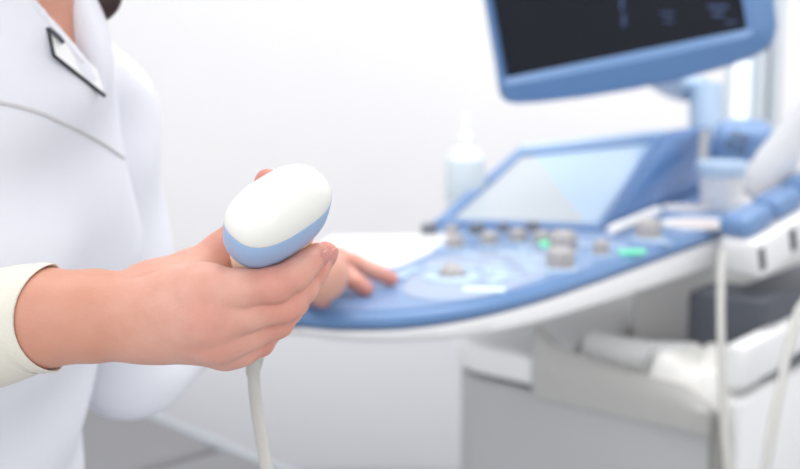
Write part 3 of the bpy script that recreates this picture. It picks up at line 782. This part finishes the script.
pts_ = [p for c in lfing for p, r in c] + [lw, lw + np.array([-.07, -.10, .004])]
lo = np.min(pts_, 0) - .035; hi = np.max(pts_, 0) + .035
fl2 = Field(lo, hi, .0020)
pf = fl2.union(lpalm, .016); tot = None
for c in lfing:
    ff_ = fl2.union([cone(c[i][0], c[i + 1][0], c[i][1], c[i + 1][1]) for i in range(3)], .004)
    ff_ = smin(ff_, pf, .012); tot = ff_ if tot is None else smin(tot, ff_, .0016)
P2, F2 = fl2.mesh(tot); P2 = relax(P2, F2, 2)
for c in lfing: fl += [(c[3][0], .012, .65), (c[1][0], .012, .45)]
# --- coarse body: head, neck, torso, arms inside the sleeves, legs inside the trousers
hcn = bp(.13, 0, 1.49)
tilt = np.array([T3((FV * .93 - ZV * .37).normalized()), T3(LV), T3((FV * .37 + ZV * .93).normalized())]).T
def hp_(f_, l_, u_): return hcn + tilt @ np.array([f_, l_, u_])
torso = [ell(bp(-.012, -.01, 1.115), (.080, .122, .20), Rb), ell(bp(-.04, -.01, .93), (.072, .11, .20), Rb), ell(bp(-.085, -.01, .78), (.095, .145, .15), Rb),
         ell(bp(.022, .045, 1.10), (.046, .042, .05), Rb), ell(bp(.035, -.06, 1.10), (.05, .05, .055), Rb),
         cone(T3(Rsh), bp(.0, -.04, 1.275), .04, .05), cone(T3(Lsh), bp(.0, .04, 1.255), .038, .05), ell(bp(.045, 0, 1.230), (.048, .060, .055), Rb)]
arms = [cone(T3(Rsh), T3(Rel), .040, .030), cone(T3(Rel), T3(Rel + (Wr - Rel) * .35), .030, .024), cone(T3(Lsh), T3(Lel), .04, .035), cone(T3(Lel), T3(Lmid), .031, .026), cone(T3(Lmid), lw + [-.06, -.085, .004], .026, .022)]
legs = []
for s_ in (-1, 1):
    legs += [cone(bp(-.075, s_ * .075, .78), bp(.01, s_ * .085, .45), .085, .055), cone(bp(.01, s_ * .085, .45), bp(-.02, s_ * .085, .09), .052, .034), cone(bp(-.03, s_ * .085, .05), bp(.13, s_ * .095, .035), .034, .026)]
neck = [cone(bp(.030, 0, 1.25), hp_(-.02, 0, -.06), .049, .047)]
hd_ = [ell(hp_(-.005, 0, .03), (.092, .072, .092), tilt), ell(hp_(.03, 0, -.045), (.058, .052, .07), tilt), ell(hp_(.055, 0, -.088), (.026, .026, .022), tilt),
       cone(hp_(.088, 0, .005), hp_(.102, 0, -.032), .008, .012), ell(hp_(.09, .012, -.034), (.009, .008, .007), tilt), ell(hp_(.09, -.012, -.034), (.009, .008, .007), tilt),
       cone(hp_(.082, .018, .018), hp_(.066, .048, .016), .010, .008), cone(hp_(.082, -.018, .018), hp_(.066, -.048, .016), .010, .008),
       ell(hp_(.083, 0, -.056), (.010, .022, .006), tilt), ell(hp_(.081, 0, -.066), (.010, .018, .007), tilt),
       ell(hp_(-.005, .073, -.01), (.018, .008, .03), tilt), ell(hp_(-.005, -.073, -.01), (.018, .008, .03), tilt)]
cf = Field((-.62, .50, -.005), (-.02, 1.24, 1.66), .0065)
cb = cf.union(torso, .04); cb = cf.union(arms, .03, cb); cb = cf.union(legs, .03, cb); cb = cf.union(neck, .03, cb); cb = cf.union(hd_, .010, cb)
P3, F3 = cf.mesh(cb); P3 = relax(P3, F3, 1)
allV = np.concatenate([P1, P2, P3]); allF = np.concatenate([F1, F2 + len(P1), F3 + len(P1) + len(P2)])
fv = flush(allV)
# nails, eyes and lips join the body mesh with their own materials
xv, xf, xm = [], [], []
def extra(vf, mi):
    n = len(allV) + len(xv)
    xv.extend(T3(p) for p in vf[0])
    for q in vf[1]: xf.append(tuple(i + n for i in q)); xm.append(mi)
def nail(tip, prev, r, dors, sl=.0062, sw=.0047):
    t = Vector(tip) - Vector(prev); t.normalize(); D = Vector(dors); D = (D - t * D.dot(t)).normalized(); B = t.cross(D)
    c = Vector(tip) - t * .0022 + D * (r * .80)
    v = []; f = []; nu, nv = 10, 10
    for i in range(nu + 1):
        for j in range(nv + 1):
            a = -1 + 2 * i / nu; b = -1 + 2 * j / nv
            # squircle mapping
            x = a * math.sqrt(1 - b * b / 2); y = b * math.sqrt(1 - a * a / 2)
            h = r * .24 * (1 - .75 * y * y) - .0012 * max(0, x) ** 2 * 1.0
            v.append(c + t * (x * sl + .0006) + B * y * sw + D * h)
    n = len(v); v += [p - D * .0022 for p in v]
    f = [(i * (nv + 1) + j, (i + 1) * (nv + 1) + j, (i + 1) * (nv + 1) + j + 1, i * (nv + 1) + j + 1) for i in range(nu) for j in range(nv)]
    f += [tuple(q + n for q in k)[::-1] for k in f]
    rg = [i * (nv + 1) for i in range(nu + 1)] + [nu * (nv + 1) + j for j in range(1, nv + 1)] + [i * (nv + 1) + nv for i in range(nu - 1, -1, -1)] + [j for j in range(nv - 1, 0, -1)]
    for k in range(len(rg)): a, b = rg[k], rg[(k + 1) % len(rg)]; f.append((a, b, b + n, a + n))
    extra((v, f), 1)
for nm, dd in (('index', (.72, -.30, .42)), ('middle', (.80, -.20, .30)), ('ring', (.7, -.3, .3)), ('little', (.6, -.5, .3)), ('thumb', (-.5, .3, -.6))):
    c = fing[nm]; nail(J(*c[5][:3]), J(*c[4][:3]), c[5][3] / 1000, camdir(*dd))
for c in lfing[:3]: nail(c[3][0], c[2][0], c[3][1], (0, 0, 1))
for s_ in (-1, 1):
    extra(lathe([(.0095 * math.cos(a), .0095 * math.sin(a)) for a in [-1.4 + i * .28 for i in range(11)]], hp_(.073, s_ * .032, .004), T3(FV), 14), 2)
for s_ in (-1, 1):
    extra(lathe([(.0045 * math.cos(a), .0045 * math.sin(a)) for a in [-1.4 + i * .28 for i in range(11)]], hp_(.0785, s_ * .032, .003), T3(FV), 12), 4)
extra(tube([hp_(.090, -.02, -.060), hp_(.094, 0, -.0605), hp_(.090, .02, -.060)], .005, 8, 4), 3)
V_ = [tuple(p) for p in allV] + [tuple(p) for p in xv]; Fa = [tuple(q) for q in allF] + xf
bodyo = mesh('body', V_, Fa, None, person, angle=180, mats=[M['skin'], M['nail'], M['eye'], M['lip'], M['hair']], fmat=[0] * len(allF) + xm)
at_ = bodyo.data.attributes.new('flush', 'FLOAT', 'POINT')
at_.data.foreach_set('value', np.concatenate([fv, np.zeros(len(xv))]).astype(np.float32))

tn = bodyo.data.attributes.new('tan', 'FLOAT', 'POINT')  # browner tone from the hand back along the forearm
tt = np.clip((T3(at(185, 300, .575))[0] - np.array(V_)[:, 0]) / .045, 0, 1) * .55
tn.data.foreach_set('value', tt.astype(np.float32))

# --- tunic: a looser shell with a V neck and long left sleeve
tf = Field((-.60, .52, .66), (-.06, 1.22, 1.36), .0038)
tp = [ell(bp(-.012, -.01, 1.12), (.098, .140, .205), Rb), ell(bp(-.040, -.01, .95), (.090, .130, .22), Rb), ell(bp(-.085, -.01, .78), (.115, .165, .17), Rb),
      ell(bp(.040, .048, 1.125), (.063, .054, .072), Rb), ell(bp(.035, -.06, 1.10), (.066, .062, .066), Rb),
      cone(T3(Rsh), bp(-.01, -.045, 1.275), .052, .060), cone(T3(Lsh), bp(-.01, .045, 1.255), .050, .060), ell(bp(.045, 0, 1.230), (.060, .074, .065), Rb), cone(bp(.030, 0, 1.25), bp(.036, 0, 1.325), .062, .060)]
tb = tf.union(tp, .045)
slv = [cone(T3(Lsh), T3(Lel), .051, .047), cone(T3(Lel), T3(Lmid), .046, .038), cone(T3(Lmid), T3(Vector(lw) + Vector((-.056, -.082, .003))), .038, .035), cone(T3(Rsh), T3(Rsh + (Rel - Rsh) * .55), .054, .054)]
tb = smin(tb, tf.union(slv, .02), .007)
X, Y, Z = np.meshgrid(*tf.ax, indexing='ij')
fq = (X - Mx.x) * FV.x + (Y - Mx.y) * FV.y; lq = (X - Mx.x) * LV.x + (Y - Mx.y) * LV.y
# folds
tb += (.0035 * np.sin(lq * 34 + Z * 16 + 1.2 * np.sin(Z * 21)) * np.clip((1.08 - Z) / .15, 0, 1) + .0022 * np.sin(Z * 62 - lq * 41 + fq * 30)).astype(np.float32)
# V neck
vz = 1.238
vcut = np.maximum(np.abs(lq - .010 + .38 * (Z - vz)) - np.clip((Z - vz) * .34, -.01, .05), -(fq - .0))
ncut = np.maximum(np.sqrt((fq - .033) ** 2 + lq ** 2) - .053, 1.27 - Z); ncut = np.minimum(ncut, 1.325 - Z)
tb = (-smin(-tb, np.minimum(vcut, ncut), .009)).astype(np.float32)
tb = np.maximum(tb, (.70 - Z)).astype(np.float32)
PT, FT = tf.mesh(tb); PT = relax(PT, FT, 10)
del X, Y, Z, fq, lq
tun = mesh('tunic', [tuple(p) for p in PT], FT.tolist(), M['tunic'], person, angle=180)
bvt = BVHTree.FromPolygons([tuple(p) for p in PT], FT.tolist())
def on_tunic(px, py, off=0):
    r = ray(px, py).normalized(); h = bvt.ray_cast(CAM, r)
    return (h[0] - r * off, h[1]) if h[0] else (at(px, py, .8), Vector((0, -1, 0)))
mesh('seam_piping', *tube([on_tunic(x, y, .0005)[0] for x, y in ((-20, 100), (0, 103), (15, 106), (30, 110), (45, 115), (60, 122), (78, 130), (95, 139), (108, 147), (118, 154), (124, 158))], .0012, 8, 3), M['piping'], tun)
mesh('collar_band', *tube([on_tunic(x, y, .0)[0] for x, y in ((34, 2), (46, 18), (58, 33), (70, 48), (84, 62))], .0016, 8, 3), M['tunic'], tun)

# --- ivory sleeve of the right arm: a tube with a turned cuff and two rows of hem
c1 = at(-5, 318, .585); c2 = at(24, 318, .582)
FA = Rel + (Wr - Rel) * .15; FB = at(40, 318, .582); FD = (at(95, 316, .58) - FB).normalized()
EO = (Rel - (Rsh + Wr) / 2).normalized()
path = [Rsh + Vector((.0, .0, -.05)), Rsh * .5 + Rel * .5 + EO * .006, Rel + EO * .024, FA + EO * .004, FA + (FB - FA) * .55, FA + (FB - FA) * .80, FB - FD * .010, FB - FD * .005, FB - FD * .001, FB + FD * .004]
rads = [.046, .046, .049, .043, .0335, .0302, .0292, .0285, .0291, .0286]
sv, sf = [], []; nS = 40
dirf = FD
Pp = [Vector(p) for p in path]
dense, dr_ = [], []
for i in range(len(Pp) - 1):
    m_ = 6 if i < 4 else 4
    for j in range(m_): dense.append(Pp[i] + (Pp[i + 1] - Pp[i]) * j / m_); dr_.append(rads[i] + (rads[i + 1] - rads[i]) * j / m_)
dense.append(Pp[-1]); dr_.append(rads[-1])
for _ in range(4):
    dense = [dense[0]] + [dense[i - 1] * .25 + dense[i] * .5 + dense[i + 1] * .25 for i in range(1, len(dense) - 1)] + [dense[-1]]
dense += [dense[-1] + dirf * .0012, dense[-1] + dirf * .0006, dense[-1] - dirf * .004, dense[-1] - dirf * .03]; dr_ += [.0282, .0276, .0273, .0272]
Nn = None; towards = -FWD
for i, p in enumerate(dense):
    t = (dense[min(i + 1, len(dense) - 5)] - dense[max(i - 1, 0)]) if i < len(dense) - 5 else dirf.copy()
    t.normalize(); Nn = UP - t * UP.dot(t) if Nn is None else Nn - t * Nn.dot(t); Nn.normalize(); B = t.cross(Nn)
    k_ = max(0, min(1, (i - 20) / 12))
    for j in range(nS):
        a = 2 * PI * j / nS; off = Nn * math.cos(a) + B * math.sin(a)
        wr = 1 + .035 * math.sin(i * 1.1 + 2 * math.sin(a * 2)) * (1 - k_)
        fac = off.dot(towards)
        sv.append(p + off * dr_[i] * wr * (1 if abs(fac) < 2 else 1) - dirf * (.0075 * max(0, fac) ** 1.6 - .0035 * (1 - abs(fac))) * k_)
for i in range(len(dense) - 1):
    for j in range(nS): sf.append((i * nS + j, i * nS + (j + 1) % nS, (i + 1) * nS + (j + 1) % nS, (i + 1) * nS + j))
slo = mesh('sleeve', sv, sf, M['knit'], person, angle=180)
# --- trousers, shoes, hair
tq_ = Field((-.60, .55, .02), (-.10, 1.1, .92), .008)
tr_p = [ell(bp(-.085, -.01, .78), (.105, .155, .13), Rb)]
for s_ in (-1, 1): tr_p += [cone(bp(-.075, s_ * .075, .78), bp(.01, s_ * .088, .45), .093, .078), cone(bp(.01, s_ * .088, .45), bp(-.015, s_ * .09, .08), .078, .066)]
PQ, FQ = tq_.mesh(tq_.union(tr_p, .03)); mesh('trousers', [tuple(p) for p in PQ], FQ.tolist(), M['trousers'], person, angle=180)
for s_ in (-1, 1):
    sh = Field(bp(0, s_ * .09, 0) - [.2, .2, .02], bp(0, s_ * .09, 0) + [.25, .25, .15], .006)
    q = sh.union([cone(bp(-.04, s_ * .088, .045), bp(.06, s_ * .092, .042), .042, .042), cone(bp(.06, s_ * .092, .042), bp(.15, s_ * .098, .034), .042, .032)], .02)
    Zs = sh.ax[2][None, None, :]; q = np.maximum(q, .001 - Zs).astype(np.float32)
    PS, FS = sh.mesh(q); mesh('shoe', [tuple(p) for p in PS], FS.tolist(), M['shoe'], person, angle=180)
hf = Field((-.52, .5, 1.15), (-.02, 1.15, 1.68), .0055)
hr = [ell(hp_(-.022, 0, .045), (.096, .086, .094), tilt), ell(hp_(-.06, 0, -.02), (.066, .078, .08), tilt)]
hh = hf.union(hr, .03)
X, Y, Z = np.meshgrid(*hf.ax, indexing='ij'); Q = np.stack([X - hcn[0], Y - hcn[1], Z - hcn[2]], -1) @ tilt
face = np.maximum(np.abs(Q[..., 1]) - .058, np.maximum(.03 - Q[..., 0], Q[..., 2] - .07)); hh = np.maximum(hh, -face).astype(np.float32)
s0 = bp(-.0, .06, 1.47); s1 = T3(at(96, -30, .82)); s2 = T3(at(97, -6, .81)); s3 = T3(at(91, 15, .80))
hh = hf.union([cone(s0, s1, .035, .017), cone(s1, s2, .017, .014), cone(s2, s3, .014, .006)], .02, hh)
hh += (.0025 * np.sin(Q[..., 1] * 260 + 3 * np.sin(Q[..., 2] * 40))).astype(np.float32)
PH, FH = hf.mesh(hh); mesh('hair', [tuple(p) for p in PH], FH.tolist(), M['hair'], person, angle=180)
del X, Y, Z, Q
# --- name badge pinned on the chest
b0, nb_ = on_tunic(52, 60, .004)
bA, bB, bC, bD = [on_tunic(x, y, .0045)[0] for x, y in ((44, 29), (50, 57), (101, 97), (94, 70))]
nb_ = (bC - bB).cross(bA - bB).normalized()
if nb_.dot(FWD) > 0: nb_ = -nb_
pb = (bA + bB + bC + bD) / 4
flat_ = [p - nb_ * (p - pb).dot(nb_) + nb_ * .003 for p in (bA, bB, bC, bD)]
badge = empty('name_badge', pb, 'white name badge with dark edge pinned on the chest of the white tunic', 'badge')
mesh('card', *poly(flat_, .002, nb_), M['white'], badge, smooth=False)
mesh('edge_frame', *tube([flat_[0], flat_[0] * .5 + flat_[1] * .5, flat_[0] * .06 + flat_[1] * .94, flat_[1] * .94 + flat_[2] * .06, flat_[1] * .5 + flat_[2] * .5, flat_[2]], .0014, 10, 4), M['black'], badge)
mesh('clip', *tube([flat_[0] * .97 + flat_[3] * .03, flat_[0] * .86 + flat_[2] * .14 + nb_ * .002, flat_[0] * .78 + flat_[2] * .22 + nb_ * .002], .0016, 8, 4), M['dark'], badge)

# ================================================================== LIGHT
w = bpy.data.worlds.new('world'); S.world = w; w.use_nodes = True
bg = w.node_tree.nodes['Background']; bg.inputs['Color'].default_value = (.93, .97, 1, 1); bg.inputs['Strength'].default_value = .68
def area(name, loc, rot, sx, sy, e, col=(1, 1, 1)):
    l = bpy.data.lights.new(name, 'AREA'); l.shape = 'RECTANGLE'; l.size = sx; l.size_y = sy; l.energy = e; l.color = col
    o = bpy.data.objects.new(name, l); COL.objects.link(o); o.location = loc; o.rotation_euler = rot; return o
area('ceiling_lamp', (-.5, 1.3, ZC - .03), (0, 0, 0), 1.4, 1.4, 22, (1, .99, .97))
area('ceiling_lamp', (.9, 1.9, ZC - .03), (0, 0, 0), 1.4, 1.4, 24, (1, .99, .97))
area('window_light', (-2.5, .1, 1.75), (math.radians(86), 0, math.radians(-80)), 1.9, 1.4, 14, (.95, .98, 1))  # unseen soft light added from the left; that wall has no window
area('window_light', (-.9, -1.4, 1.9), (math.radians(74), 0, math.radians(-22)), 1.6, 1.4, 9, (1, .99, .98))  # added front-left fill behind the camera, with no window there
area('window_light', (1.1, -1.35, 1.85), (math.radians(76), 0, math.radians(32)), 1.6, 1.4, 13, (1, .99, .98))  # added front-right light for the hand, no window behind it
vs = S.view_settings; vs.view_transform = 'Standard'; vs.look = 'None'; vs.gamma = 1; vs.use_curve_mapping = False; vs.exposure = .3
